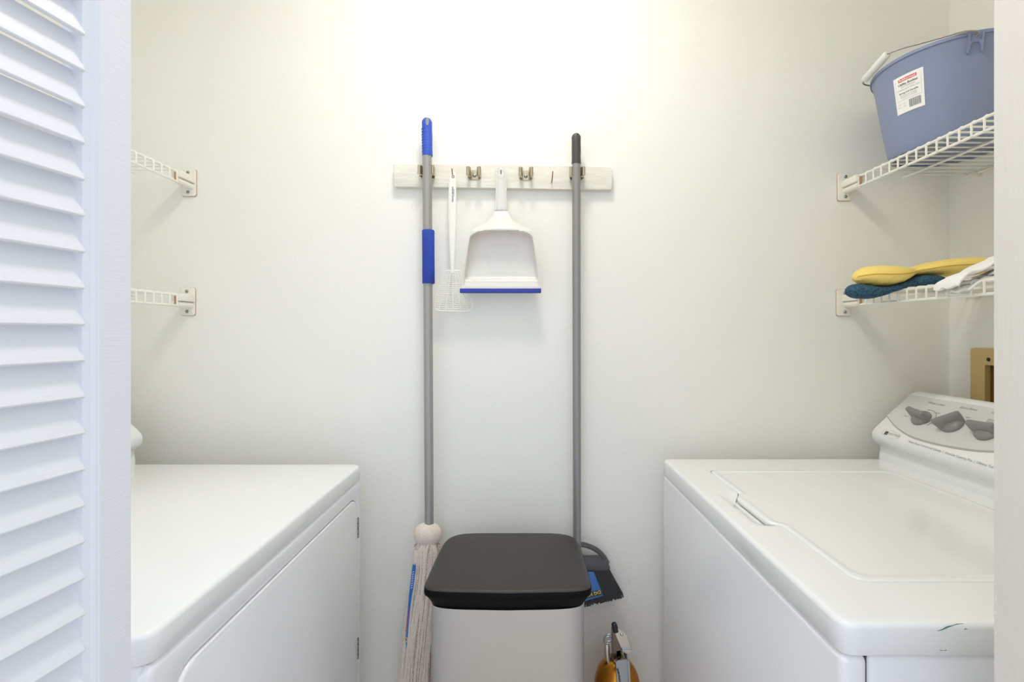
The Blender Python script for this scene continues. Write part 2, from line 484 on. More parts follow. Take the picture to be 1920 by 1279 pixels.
for k in range(N):
    a, a2 = 2*PI*k/N, 2*PI*(k+1)/N
    b.faces.new([b.verts.new(surf(ly0-(oc+rx*math.cos(t)), lv0+rx*.36*math.sin(t))) for rx, t in ((.0265, a), (.0275, a), (.0275, a2), (.0265, a2))])
obj('oval_outline', b, 'print_line', wash, 0)
# knobs
def knob(pc, pa, pb, R_=.0225):
    yc_, vc_ = on_face(*pc); ya, va = on_face(*pa); yb, vb = on_face(*pb)
    ang = math.atan2(vb-va, yb-ya)
    M = Matrix(((0, U.x, Nn.x), (1, 0, 0), (0, U.z, Nn.z))).to_4x4()   # local x->+y world, local y->U, local z->N
    base = fp(yc_, vc_, 0)
    T = Matrix.Translation(base) @ M
    b = NB(); lathe(b, [(0,.001),(R_*1.0,.001),(R_*1.02,.004),(R_*.97,.0075),(R_*.8,.011),(R_*.5,.0135),(0,.0145)], (0,0,0), 36)
    b.transform(T)
    kn = obj('knob', b, 'knob_grey', wash, 50, label='grey turn knob')
    b = NB(); rs = []
    for z, lh, wh in ((.002, .0240, .0085), (.010, .0255, .0075), (.020, .0270, .0062), (.0275, .0270, .0054), (.0290, .0258, .0042)):
        rs.append([Vector((x*(1 if x < 0 else 1.0), y*(1.15 if x < 0 else .85), z)) for x, y in rrect(-lh, lh, -wh, wh, wh*.8, 5)])
    rings_mesh(b, rs); b.transform(T @ Matrix.Rotation(ang, 4, 'Z'))
    obj('grip', b, 'knob_grey', kn, 35)
    return base, T, R_
k1 = knob((1729, 786), (1702, 779), (1747, 798), .021)
knob((1787, 798), (1757, 808), (1812, 790), .022)
knob((1852, 812), (1820, 806), (1885, 816), .022)
b = NB(); pts = []
for d in range(-30, 110, 8):
    a = math.radians(180-d); pts.append(k1[1] @ Vector((math.cos(a)*.030, math.sin(a)*.030, .0008)))
tube(b, pts, .0007, 4); obj('dial_line', b, 'print_grey', wash, 0)

# --- dryer (front faces right)
DX, DY0, DY1, DZ = -.4070, .506, 1.173, CH-.329
DXb = -1.075
dry = thing('clothes_dryer', 'white clothes dryer with hinged side-swing door, at the left of the closet', 'dryer', ((DX+DXb)/2, (DY0+DY1)/2, 0))
obj('top_panel', tray_top(DXb, DX, DY0, DY1, DZ-.034, DZ, .020), 'enamel', dry, 40)
obj('cabinet', box(NB(), (DXb+.003, DY0+.004, .015), (DX-.0100, DY1-.003, DZ-.0355), .001, 1), 'enamel_side', dry)
dy0, dy1, dz0, dz1 = .546, 1.136, .225, .8425
cy_, cz_ = (dy0+dy1)/2, (dz0+dz1)/2
N = 240
outer = ray_outline(in_rr(DY0+.002, DY1-.003, .02, DZ-.0355, .012), cy_, cz_, N)
hole = ray_outline(in_rr(dy0-.0028, dy1+.0028, dz0-.0028, dz1+.0028, .034), cy_, cz_, N)
fx = DX-.0008
R = [[Vector((fx-.012, y, z)) for y, z in outer], *[[Vector((fx-.009+.009*math.sin(a), y, z)) for y, z in inset(outer, 0, 0, .009*(1-math.cos(a)))] for a in [k/5*PI/2 for k in range(6)]],
     [Vector((fx, y, z)) for y, z in inset(hole, 0, 0, -.004)], [Vector((fx-.001, y, z)) for y, z in inset(hole, 0, 0, -.001)], [Vector((fx-.003, y, z)) for y, z in hole], [Vector((fx-.011, y, z)) for y, z in hole]]
obj('front_panel', rings_mesh(NB(), R), 'enamel_side', dry, 40)
b = NB(); prism(b, rrect(dy0, dy1, dz0, dz1, .032, 8), lambda a, c, d: Vector((fx-.0105+d, a, c)), .0135, .0045, 4)
obj('door', b, 'enamel_side', dry, 40)
for z in (CH-(991-CY)*1.136/F, CH-(1218-CY)*1.136/F):
    b = NB(); y = 1.1372
    h = obj('hinge', box(b, (fx-.004, y-.002, z-.024), (fx+.0035, y+.007, z+.024), .0008), 'hinge_dark', dry)
    b = NB()
    for dz in (-.019, -.007, .006, .018): tube(b, [(fx+.0035, y+.001, z+dz-.0045), (fx+.0035, y+.001, z+dz+.0045)], .0024, 8)
    obj('hinge_pin', b, 'screw_metal', h)
dprof = []
for p in sm: dprof.append((-(p.x)-.0525, p.y+ (DZ-WZ)))
obj('console', console(dprof, .512, 1.170), 'console_white', dry, 40)

# ------------------------------------------------------------------ trash can
tr = thing('trash_can', 'brushed steel step trash can with black lid between the two machines', 'trash can', (-.0335, 1.04, 0))
TX0, TX1, TY0, TY1, TZ = -.2030, .1350, .913, 1.186, CH-.5040
def lid_ring(s, z, front=0, dome=0, yoff=0):
    pts = []; N = 120; cx_, cy_ = (TX0+TX1)/2, (TY0+TY1)/2; a, c = (TX1-TX0)/2, (TY1-TY0)/2
    for k in range(N):
        t = 2*PI*k/N; co, si = math.cos(t), math.sin(t)
        e = 2/16 if si < 0 else 2/6
        x = math.copysign(abs(co)**e, co); y = math.copysign(abs(si)**e, si)
        X, Y = x*(a-s), y*(c-s*.9)
        X *= 1-(.055 if x < 0 else .022)*max(0, (y+.6)/1.6)**1.5            # narrower towards the back
        if si < 0: Y += .010*(abs(x)**2.2)*(-y)         # front edge bows forward
        pts.append(Vector((cx_+X, cy_+Y+yoff, z+dome*(1-(x*x*.6+y*y*.4)))))
    return pts
R = [lid_ring(.026, TZ-.046), lid_ring(.0200, TZ-.0460), lid_ring(.0165, TZ-.0440), lid_ring(.0045, TZ-.0225), lid_ring(.0030, TZ-.0200), lid_ring(.0028, TZ-.0190), lid_ring(.0006, TZ-.0175), lid_ring(0, TZ-.0150), lid_ring(.0002, TZ-.008), lid_ring(.0020, TZ-.0052)]
obj('lid_rim', rings_mesh(NB(), R), 'lid_rim_black', tr, 30, label='glossy black rim of the lid')
R = [lid_ring(.0018, TZ-.0058), lid_ring(.0028, TZ-.0035), lid_ring(.006, TZ-.0014), lid_ring(.011, TZ-.0004), lid_ring(.018, TZ+.0000), lid_ring(.045, TZ+.0012), lid_ring(.08, TZ+.0024), lid_ring(.12, TZ+.003)]
obj('lid', rings_mesh(NB(), R), 'lid_black', tr, 40, label='matt dark grey lid top')
bx0, bx1, by0, by1 = TX0+.010, TX1-.012, TY0+.012, TY1-.018
def body_ring(z):
    cx_, cy_, a, c = (bx0+bx1)/2, (by0+by1)/2, (bx1-bx0)/2, (by1-by0)/2; pts = []
    for k in range(120):
        t = 2*PI*k/120; co, si = math.cos(t), math.sin(t); e = 2/9
        x = math.copysign(abs(co)**e, co); y = math.copysign(abs(si)**e, si)
        pts.append(Vector((cx_+x*a, cy_+y*c+(.008*x*x if si < 0 else 0)*(-y), z)))
    return pts
R = [body_ring(.03), body_ring(TZ-.0445)]
obj('body', rings_mesh(NB(), R), 'steel', tr, 30)
R = [[Vector((x, y, z)) for x, y in rrect(bx0-.003, bx1+.003, by0-.003, by1+.003, .025, 8)] for z in (0, .028, .032)]
obj('base', rings_mesh(NB(), R), 'black_plastic', tr)
b = NB(); box(b, (-.075, by0-.045, .008), (.005, by0+.01, .018), .004, 2); obj('pedal', b, 'steel', tr)

# ------------------------------------------------------------------ hook board
BF = 1.252
hb = thing('hook_board', 'white painted wooden board with clips and nails on the back wall', 'hook board', at(943, 332, YB))
o4 = [(738,308),(830,308.6),(960,309.8),(1090,312.2),(1146,313.6),(1148,320),(1146.5,327),(1148.5,334),(1146.5,341),(1147.5,347),(1146.5,355.5),(1080,355),(960,352.6),(850,351.2),(741,350),(738,346),(739,330)]
P4 = [at(x, y, BF) for x, y in o4]
b = NB(); prism(b, [(p.x, p.z) for p in P4], lambda a, c, d: Vector((a, YB-.0005-d, c)), YB-BF-.0005, .0015, 2)
obj('board', b, 'board_paint', hb, 30)
def bx(px, py, D): return at(px, py, D)
for (xa, ya, xb, yb_) in ((849.0,331,847.2,316), (939.6,333,939.2,319), (1034.2,341,1036.6,321)):
    A = at(xa, ya, BF+.004); Bm = at(xa+.3*(xb-xa), ya-1, BF-.014); E = at(xb, yb_, BF-.026)
    b = NB(); tube(b, smooth_path([A, Bm, E], 4), .0013, 6); obj('nail', b, 'nail_rust', hb)
def clip(px, py, gap, held=False):
    """spring clip: back strap and two curled steel prongs"""
    c = at(px, py, BF); k = BF/F
    h = .012
    b = NB()
    def strip(path, zlo, zhi, th=.0007):
        P = smooth_path([Vector((x, y, 0)) for x, y in path], 5); n = len(P); A = []
        for i, p in enumerate(P):
            d = (P[min(i+1, n-1)]-P[max(i-1, 0)]).normalized(); nn = Vector((-d.y, d.x, 0))*th
            A.append((p+nn, p-nn))
        lo_r = [(a.x, a.y) for a, _ in A] + [(a.x, a.y) for _, a in reversed(A)]
        t = NB(); bot = [t.verts.new((x, y, zlo)) for x, y in lo_r]; top = [t.verts.new((x, y, zhi)) for x, y in lo_r]
        m = len(bot)
        for i in range(n-1):
            t.faces.new((bot[i], bot[i+1], bot[m-2-i], bot[m-1-i])); t.faces.new((top[i], top[i+1], top[m-2-i], top[m-1-i]))
        for i in range(m): t.faces.new((bot[i], bot[(i+1) % m], top[(i+1) % m], top[i]))
        merge(b, t)
    Y = BF-.0009
    g = gap/2
    for s in (-1, 1):
        path = [(c.x, Y), (c.x+s*(g+.002), Y), (c.x+s*(g+.0065), Y-.004), (c.x+s*(g+.0060), Y-.011), (c.x+s*(g-.0012), Y-.017), (c.x+s*(g-.0005), Y-.023), (c.x+s*(g+.0045), Y-.028), (c.x+s*(g+.0085), Y-.0255)]
        strip(path, c.z-h*.9, c.z+h)
    strip([(c.x-g-.004, Y-.0008), (c.x, Y-.0008), (c.x+g+.004, Y-.0008)], c.z-h*1.15, c.z-h*.3)
    cl = obj('spring_clip', b, 'clip_metal', hb, 40)
    b = NB(); lathe(b, [(0,.0035),(.002,.0033),(.0042,.0018),(.0048,0),(0,0)], (c.x, Y-.001, c.z-.004), 12, M=Matrix.Rotation(PI/2, 4, 'X'))
    obj('screw', b, 'screw_metal', cl)
clip(802.5, 325, .0255); clip(890, 327.5, .020); clip(986, 328.5, .020); clip(1080.5, 328, .0235)

# ------------------------------------------------------------------ mop
mp_ = thing('mop', 'string mop with blue grip and blue foam sleeve, clipped at the board left end', 'mop', at(780, 1290, 1.215))
PD = 1.228
def pole(top, bot, r0, r1, m, parent, n=2, D0=PD, D1=PD):
    A, Bq = at(*top, D0), at(*bot, D1)
    return obj('pole', tube(NB(), [A+(Bq-A)*i/n for i in range(n+1)], [r0+(r1-r0)*i/n for i in range(n+1)], 24), m, parent)
pole((800.8, 285), (805, 1000), .0122, .0115, 'pole_grey', mp_, D1=1.215)
def grip(p0, p1, r, m, parent, holecol='gap_dark'):
    A, Bq = at(*p0, PD), at(*p1, PD); d = (A-Bq); Lg = d.length; d.normalize()
    rr = [(0,0),(r*.97,0),(r,.0015),(r*.97,Lg*.2),(r*1.0,Lg*.45),(r*.97,Lg*.7),(r*1.0,Lg-r*.95)]+[(r*math.cos(a), Lg-r+ r*math.sin(a)) for a in (PI*.12, PI*.25, PI*.37, PI*.46)]+[(0,Lg)]
    M = d.to_track_quat('Z', 'Y').to_matrix().to_4x4()
    g = obj('grip', lathe(NB(), rr, Bq, 28, M=M), m, parent, 50)
    c = Bq+d*(Lg-r*1.15)+Vector((r*.25, -r*.93, 0))
    b = NB(); prism(b, [(math.cos(t)*r*.33, math.sin(t)*r*.75) for t in [2*PI*k/16 for k in range(16)]], lambda a, c2, e: Vector((c.x+a, c.y-e, c.z+c2)), .0012)
    obj('hanging_hole', b, holecol, g)
    return g
g = grip((800.5, 221), (801.5, 293), .0135, 'grip_blue', mp_, 'screw_metal')
b = NB()
A = at(801.2, 289, PD)
for j in range(9):
    for k in range(-3, 4):
        a = math.radians(k*26+(13 if j % 2 else 0)); z = A.z+.006+j*.0072
        if abs(a) > 1.45: continue
        s = bmesh.new(); bmesh.ops.create_icosphere(s, subdivisions=1, radius=.0024)
        for v in s.verts: v.co = Vector((v.co.x*.9, v.co.y*.4, v.co.z*.9))
        M = Matrix.Translation((A.x-(j*.0002)+math.sin(a)*.0132, PD-math.cos(a)*.0132, z)) @ Matrix.Rotation(a, 4, 'Z')
        merge(b, s, M)
obj('grip_bumps', b, 'grip_blue', g)
A, Bq = at(803.0, 432, 1.2253), at(803.6, 532, 1.2235)
obj('foam_sleeve', tube(NB(), [A, A+(Bq-A)*.012, A+(Bq-A)*.5, A+(Bq-A)*.99, Bq], [.0148, .0160, .0158, .0160, .015], 28), 'foam_blue', mp_, 40, label='blue foam sleeve')
# yarn
rnd = random.Random(3)
def mpath(s):                     # centre line of the yarn bundle, s = 0..1
    P = [(802,1020,18,1.212),(800,1036,24,1.208),(797,1085,26,1.205),(791,1140,28,1.203),(785,1190,29,1.203),(780,1240,30,1.203),(777,1285,31,1.203),(776,1330,30,1.203)]
    f_ = s*(len(P)-1); i = min(int(f_), len(P)-2); t = f_-i
    return [P[i][k]*(1-t)+P[i+1][k]*t for k in range(4)]
for nm, mt, cnt, rad in (('yarn_strands', 'yarn', 110, .0026), ('yarn_strands', 'yarn_dirty', 60, .0023)):
    b = NB()
    for i in range(cnt):
        a = rnd.uniform(0, 2*PI); q = math.sqrt(rnd.uniform(.35, 1)) if i % 5 else rnd.random()
        end = rnd.uniform(.84, 1.0); pts = []; w1, w2 = rnd.uniform(0, 6), rnd.uniform(0, 6)
        for k in range(15):
            s = k/14*end; cx_, cy_, hw, D = mpath(s)
            x = cx_+math.cos(a)*q*hw+math.sin(s*9+w1)*1.6; dd = D+math.sin(a)*q*.019+math.sin(s*7+w2)*.001
            pts.append(at(x, cy_, dd))
        tube(b, pts, rad*rnd.uniform(.8, 1.15), 5)
    o = obj(nm, b, mt, mp_, 60); o['kind'] = 'stuff'
b = NB(); kc = at(802, 1002, 1.213)
for i in range(64):
    a = 2*PI*i/64; pts = []
    for k in range(9):
        t = math.radians(8+k*19.5); rr = .0335*math.sin(t)**.7+rnd.uniform(-.0007, .0007)
        pts.append(kc+Vector((math.cos(a+.12*k/8)*rr, math.sin(a+.12*k/8)*rr*.72, math.cos(t)*.0270)))
    tube(b, pts, .0022, 5)
o = obj('yarn_knot', b, 'yarn', mp_, 60); o['kind'] = 'stuff'
b = NB(); tube(b, [at(802+24*math.cos(t), 1024, 1.212)+Vector((0, .021*math.sin(t), .002*math.cos(t*2))) for t in [2*PI*k/24 for k in range(24)]], .0016, 6, closed=True)
obj('binding_cord', b, 'yarn_dirty', mp_)
b = NB()
def cardp(s, u):                  # blue card wrapped round the left side of the yarn
    px = 777-14*s-2*math.sin(s*PI); py = 1058+160*s
    e = at(px, py, 1.196); return e+Vector((-.0040*u-.003*u*u, .040*u, 0))
V = [[b.verts.new(cardp(j/16, -.15+1.1*i/5)) for i in range(6)] for j in range(17)]
for j in range(16):
    for i in range(5): b.faces.new((V[j][i], V[j][i+1], V[j+1][i+1], V[j+1][i]))
card = obj('card_sleeve', b, 'card_blue', mp_, 60, label='narrow blue printed card')
b = NB(); 
cf = lambda s, u: cardp(s, u)+Vector((-.0008, -.0006, 0))
# front-facing edge of the card, folded towards the room
b2 = NB(); V = [[b2.verts.new(at(777-14*j/16-2*math.sin(j/16*PI)+(-3.2 if i == 0 else 3.2)*min(1, (16-j)/2+.25), 1058+160*j/16+(4 if i else 0), 1.1885)) for i in range(2)] for j in range(17)]
for j in range(16): b2.faces.new((V[j][0], V[j][1], V[j+1][1], V[j+1][0]))
obj('card_fold', b2, 'card_blue', card, 60)
def cq(x, y, wx, hy, sk, bm):
    bm.faces.new([bm.verts.new(at(px, py, 1.1878)) for px, py in ((x, y+sk), (x+wx, y), (x+wx, y+hy), (x, y+hy+sk))])
for j in range(8): cq(773.2-j*.45, 1071+j*4.2, 3.4, 1.2, 2.2, b)
obj('card_print', b, 'sticker', card, 0); b = NB()
for j in range(9): cq(764.6-j*.45, 1139+j*5.2, 2.2, 3.4, .6, b)
obj('card_print', b, 'card_red', card, 0); b = NB()
tube(b, [at(761.6+2.1*math.cos(t), 1200+4.2*math.sin(t), 1.1876) for t in [2*PI*k/14 for k in range(14)]], .0009, 5, closed=True)
obj('card_print', b, 'card_yellow', card)
b = NB(); rs = []
for k in range(14):
    s = .12+.87*k/13; cx_, cy_, hw, D = mpath(s)
    rs.append([at(cx_+math.cos(t)*(hw+3+1.5*math.sin(5*t+k)), cy_, D+math.sin(t)*.0235) for t in [2*PI*i/28 for i in range(28)]])
rings_mesh(b, rs, False, False); obj('plastic_bag', b, 'plastic_film', mp_, 60, label='clear plastic sleeve round the yarn')

# ------------------------------------------------------------------ broom
br = thing('broom', 'black-gripped broom in clear sleeve, clipped at the board right end', 'broom', at(1085, 1150, 1.235))
pole((1080.5, 300), (1082, 1045), .0112, .0105, 'pole_dark', br, D1=1.232)
grip((1080.3, 250), (1080.5, 308), .0122, 'grip_black', br)
BD = 1.236
# bristle block: flared, cut at an angle
def bp(a, c, d): p = at(a, c, BD-d); return p
capo = [(1060,1045),(1066,1026),(1082,1016),(1102,1015),(1122,1023),(1136,1037),(1144,1052),(1146,1060),(1140,1064),(1120,1060),(1060,1062)]
P = [at(x, y, BD) for x, y in capo]
capi = [(1086,1052),(1092,1038),(1102,1033),(1114,1036),(1124,1044),(1128,1048),(1112,1050)]
b = NB(); tube(b, smooth_path([at(x, y, BD) for x, y in ((1082,1020),(1100,1023),(1118,1031),(1131,1043),(1139,1056))], 5), [.0065]*21, 10)
tube(b, smooth_path([at(x, y, BD) for x, y in ((1064,1040),(1072,1024),(1084,1020))], 4), .007, 10)
bk = NB(); prism(bk, [(p.x, p.z) for p in [at(x, y, BD) for x, y in ((1050,1048),(1138,1046),(1143,1062),(1132,1066),(1050,1064))]], lambda a, c, d: Vector((a, BD+.016-d, c)), .030, .003, 2)
me = bpy.data.meshes.new('t'); bk.to_mesh(me); bk.free(); b.from_mesh(me); bpy.data.meshes.remove(me)
obj('broom_cap', b, 'broom_cap', br, 40, label='curved dark grey cap')
b = NB()
for i in range(520):
    t = rnd.random(); row = rnd.uniform(-.013, .013)
    x0, y0_ = 1052+t*86, 1060
    x1, y1_ = 1026+t*142+rnd.uniform(-1.5, 1.5), 1152-t*34+rnd.uniform(-4, 4)
    A = at(x0, y0_, BD+row); Bq = at(x1, y1_, BD+row*1.15)
    tube(b, [A, (A+Bq)/2+Vector((rnd.uniform(-.001,.001), rnd.uniform(-.001,.001), 0)), Bq], .0012, 4, caps=False)
prism(b, [(p.x, p.z) for p in [at(x, y, BD) for x, y in ((1052,1058),(1137,1058),(1164,1114),(1030,1146))]], lambda a, c, d: Vector((a, BD+.009-d, c)), .018)
o = obj('bristles', b, 'bristle_black', br, 0); o['kind'] = 'stuff'
def cdp(x, y, h=0): return at(x, y, BD-.0172-h)
b = NB(); b.faces.new([b.verts.new(cdp(*p)) for p in ((1060,1075),(1113,1072),(1131,1117),(1070,1135))])
cd = obj('card', b, 'card_blue', br, 0, label='blue printed card')
b = NB(); b.faces.new([b.verts.new(cdp(*p, .0004)) for p in ((1066,1120),(1125,1106),(1129.5,1115),(1070,1130.5))])
obj('card_band', b, 'card_black', cd, 0)
b = NB(); a = math.radians(180+16.0); o0 = cdp(1126.2, 1109.6, .0009)
text(b, 'DG HOME', .0125, lambda x, y: o0+Vector((x*math.cos(a)-y*math.sin(a), 0, x*math.sin(a)+y*math.cos(a))), bold=.0003)
obj('card_lettering', b, 'card_yellow', cd, 0)
b = NB(); rs = []
out = [(1050,1012),(1100,1008),(1122,1012),(1136,1028),(1152,1048),(1166,1066),(1180,1088),(1183,1104),(1172,1124),(1140,1140),(1100,1156),(1040,1160)]
op = [at(x, y, BD) for x, y in out]
cxp = sum((p for p in op), Vector())/len(op)
for dd, s in ((.0195, .97), (.012, .995), (0, 1.0), (-.012, .995), (-.0205, .97)):
    rs.append([Vector((cxp.x+(p.x-cxp.x)*s, BD+dd*.9, cxp.z+(p.z-cxp.z)*s)) for p in op])
rings_mesh(b, rs); obj('plastic_bag', b, 'plastic_film', br, 20, label='clear plastic sleeve round the broom head')

# ------------------------------------------------------------------ fly swatter
fs = thing('fly_swatter', 'white plastic fly swatter hanging from the left nail', 'fly swatter', at(849, 330, 1.238))
SD = 1.236
hw = [(849.5,321,3.2),(849,324,5.0),(848.5,329,6.4),(848.4,336,6.6),(848.2,350,6.9),(848,380,7.0),(847.8,410,6.8),(847.6,440,6.2),(847.8,465,5.4),(848,485,4.4),(848.2,505,3.6),(848.4,512,3.4)]
b = NB(); rs = []
for x, y, h in hw:
    rs.append([at(x-h, y, SD)+Vector((0, .002, 0)), at(x-h, y, SD), at(x-h*.6, y, SD)+Vector((0,-.0018,0)), at(x+h*.6, y, SD)+Vector((0,-.0018,0)), at(x+h, y, SD), at(x+h, y, SD)+Vector((0, .002, 0))])
rings_mesh(b, rs)
obj('handle', b, 'swatter_white', fs, 25)
b = NB(); c = at(849.5, 331, SD-.0022); tube(b, [c+Vector((.0030*math.cos(t), 0, .0030*math.sin(t))) for t in [2*PI*k/14 for k in range(14)]], .0008, 5, closed=True)
obj('hanging_hole', b, 'nail_rust', fs)
b = NB(); a = -PI/2
for (x, s, sz, y) in ((849.2, "Johns  Pest  Service", .0050, 349), (846.9, "555 - 0100", .0001, 352)):
    if sz < .001: continue
o0 = at(848.6, 350, SD-.0026)
text(b, "DON'S PEST CONTROL", .0050, lambda x, y: o0+Vector((y, 0, -x*.78)), bold=.00015)
o1 = at(851.4, 354, SD-.0026)
text(b, "termite specialists", .0036, lambda x, y: o1+Vector((y, 0, -x*.78)))
obj('lettering', b, 'print_blue', fs, 0)
fan = [(836,508),(861,508),(864,513),(872,530),(883,560),(886,572),(884,580),(876,583.5),(848,583.5),(823,582.5),(816,579),(814.5,570),(819,548),(826,526),(832,513)]
b = NB(); tube(b, smooth_path([at(x, y, SD) for x, y in fan+[fan[0]]], 3)[:-1], .0018, 6, closed=True)
def edge_x(y):
    xs = []
    n = len(fan)
    for i in range(n):
        (xa, ya), (xb, yb_) = fan[i], fan[(i+1) % n]
        if (ya-y)*(yb_-y) <= 0 and ya != yb_: xs.append(xa+(xb-xa)*(y-ya)/(yb_-ya))
    return min(xs), max(xs)
y = 512.5
while y < 581:
    l, r = edge_x(y); tube(b, [at(l, y, SD), at(r, y, SD)], .0009, 4, caps=False); y += 3.9
for xb in (822, 835, 849.5, 864, 878):
    xa = 848.5+(xb-849.5)*.22
    tube(b, [at(xa, 508, SD-.0005), at(xb, 582, SD-.0005)], .0014, 5)
o = obj('mesh_head', b, 'swatter_white', fs, 50, label='open grid head')

# ------------------------------------------------------------------ dustpan
dp_ = thing('dustpan', 'translucent white dustpan with a blue lip hanging from the middle nail', 'dustpan', at(940, 322, 1.24))
rows_w = [(313.2,2.5),(314.5,6.0),(317,8.6),(321,10.2),(326,10.3),(335,9.8),(360,9.9),(385,10.4),(397,12.8),(404,15.5),(410,19.5),(417,28),(423,38),(427,47),(430,53.5),(435,57.5),(443,61),(462.6,64.5),(495,69),(535,74.3),(541,75)]
def halfw(y):
    for (a, wa), (c, wc) in zip(rows_w, rows_w[1:]):
        if y <= c: t = (y-a)/(c-a); return wa+(wc-wa)*t
    return rows_w[-1][1]
def pan_d(y, u):
    w_ = halfw(y); x = abs(u)*w_
    if y < 395: return 1.236-.004*(1-u*u)-(.0025 if .72 < abs(u) < .97 else 0)
    hood = 1.232-.034*sstep(395, 431, y)*(1-.45*abs(u)**3)
    if y < 427: return hood
    ystep = 432.5+13*abs(x/60)**4
    side = sstep(w_-6.5, w_-2.5, x)
    floor_ = 1.238-.016*sstep(519, 527, y)-.004*sstep(527, 540, y)
    floor_ -= .0012*(1 if (915 < 939.7+u*w_ < 968 and 460 < y < 512) else 0)
    rim = 1.200+.016*sstep(445, 540, y)
    t = sstep(ystep-1.5, ystep+3.5, y)*(1-side)
    top = hood if y < 433 else rim
    return top*(1-t)+floor_*t
ys = [313.2+k*.9 for k in range(12)]+[325+k*5 for k in range(14)]+[393+k*1.6 for k in range(75)]+[514+k*1.35 for k in range(20)]+[541]
us = [math.sin(PI/2*(-1+2*i/64)) for i in range(65)]
def pan_rows(lo, hi):
    b = NB(); V = []
    for y in ys:
        if lo <= y <= hi: V.append([b.verts.new(at(939.7+u*halfw(y), y, pan_d(y, u))) for u in us])
    for A, Bq in zip(V, V[1:]):
        for i in range(64): b.faces.new((A[i], A[i+1], Bq[i+1], Bq[i]))
    return b
for nm, lo, hi, m in (('handle', 0, 395, 'dustpan_clear'), ('pan', 390, 600, 'dustpan_white')):
    o = obj(nm, pan_rows(lo, hi), m, dp_, 50)
    md = o.modifiers.new('s', 'SOLIDIFY'); md.thickness = .0014; md.offset = 1
b = NB(); c = at(939.5, 326, 1.2305); tube(b, [c+Vector((.0085*math.cos(t), 0, .0115*math.sin(t))) for t in [2*PI*k/24 for k in range(24)]], .0008, 6, closed=True)
obj('hanging_hole', b, 'dustpan_clear', dp_)
b = NB(); box(b, at(864.5, 541, 1.215)+Vector((0,0,-.0028)), at(1013, 536.5, 1.224)+Vector((0,0,0)), .0012, 2); obj('edge_strip', b, 'dustpan_white', dp_)
b = NB(); lo, hi = at(862, 549.5, 1.213), at(1014.5, 541.5, 1.2225); box(b, (lo.x, 1.213, lo.z), (hi.x, 1.2225, hi.z), .002, 3)
obj('rubber_lip', b, 'rubber_blue', dp_, label='blue rubber lip')

# ------------------------------------------------------------------ wire shelves
def shelf(side, xf, zt, lip, label, mid=True, y0=.475, y1=1.222, bracket_px=None, first_y=1.2123):
    """side +1: on the right wall, -1: on the left wall. xf front x, zt deck height, lip drop"""
    xw = (XR-.006) if side > 0 else (XL+.006)
    sh = thing('wire_shelf', label, 'shelf', (xf, (y0+y1)/2, zt), 'white wire shelves on the side walls')
    rw, rr = .0021, .0031
    for nm, x, z in (('front_rod', xf, zt-rw-rr*.6), ('front_rod', xf, zt-lip), ('support_rod', xf+(xw-xf)*.43, zt-rw-rr), ('back_rod', xw, zt-rw-rr)):
        obj(nm, tube(NB(), [(x, y0, z), (x, y1, z)], rr, 8), 'wire_white', sh)
    y = first_y; firstw = None; i = 0
    while y > y0+.005:
        if firstw is None:
            s = side
            pts = [(xw, y, zt), (xf+s*.006, y, zt), (xf+s*.001, y, zt-.0004), (xf-s*.0026, y, zt-.0035), (xf-s*.0034, y, zt-.008), (xf-s*.0034, y, zt-lip-.001)]
            firstw = obj('cross_wire', tube(NB(), pts, rw, 6), 'wire_white', sh); yf_ = y
        else:
            copyof(firstw, sh, (0, y-yf_, 0))
        y -= .0255; i += 1
    # end bracket on the back wall
    px0, py0, px1, py1 = bracket_px
    A, Bq = at(px0, py0, YB), at(px1, py1, YB)
    xa, xb = min(A.x, Bq.x), max(A.x, Bq.x); za, zb = min(A.z, Bq.z), max(A.z, Bq.z)
    b = NB(); prism(b, rrect(xa, xb, za, zb, .006, 4), lambda a, c, d: Vector((a, YB-.0004-d, c)), .0045, .0012, 2)
    br_ = obj('bracket', b, 'bracket_white', sh)
    b = NB(); prism(b, rrect(xa-.0008, xb+.0008, za-.0010, zb+.0004, .006, 4), lambda a, c, d: Vector((a, YB-.0001-d, c)), .0015); obj('rusty_edge', b, 'rust', br_)
    b = NB(); xm = xf-side*.0004; zm = (zt-.002+zt-lip)/2
    box(b, (min(xm-side*.012, xm+side*.012), y1-.012, zt-lip*.62), (max(xm-side*.012, xm+side*.012), YB-.004, zt-.0005), .002, 2)
    tube(b, [(xm, y1-.010, zt-lip+.003), (xm, YB-.004, zt-lip+.003)], .0085, 14)
    obj('bracket_arm', b, 'bracket_white', br_, 40)
    b = NB(); box(b, (xm-.0035, y1-.0135, zt-lip+.002), (xm+.0035, y1-.0115, zt-.004), .0004, 1); obj('rusty_socket', b, 'rust', br_)
    for z in (zb-.0095, za+.0105):
        c = Vector(((xa+xb)/2+(.002 if side > 0 else -.001), YB-.005, z))
        b = NB(); lathe(b, [(0,.003),(.002,.0028),(.0040,.0012),(.0046,0),(0,0)], c, 12, M=Matrix.Rotation(PI/2, 4, 'X'))
        obj('screw', b, 'screw_metal', br_)
    # wall clips
    for yy in (1.19, .86, .56):
        b = NB(); box(b, (min(xw-side*.009, xw+side*.0055), yy-.008, zt-.014), (max(xw-side*.009, xw+side*.0055), yy+.008, zt-.0035), .002, 2)
        obj('wall_clip', b, 'bracket_white', sh)
    return sh
shelf(1, .866, CH+.4077, .0292, 'white wire shelf high on the right wall, holding the blue bucket', bracket_px=(1569.5, 325.5, 1594, 377))
shelf(1, .866, CH+.1008, .0292, 'white wire shelf low on the right wall, holding the oven mitts', bracket_px=(1567.5, 543, 1594, 592.5))
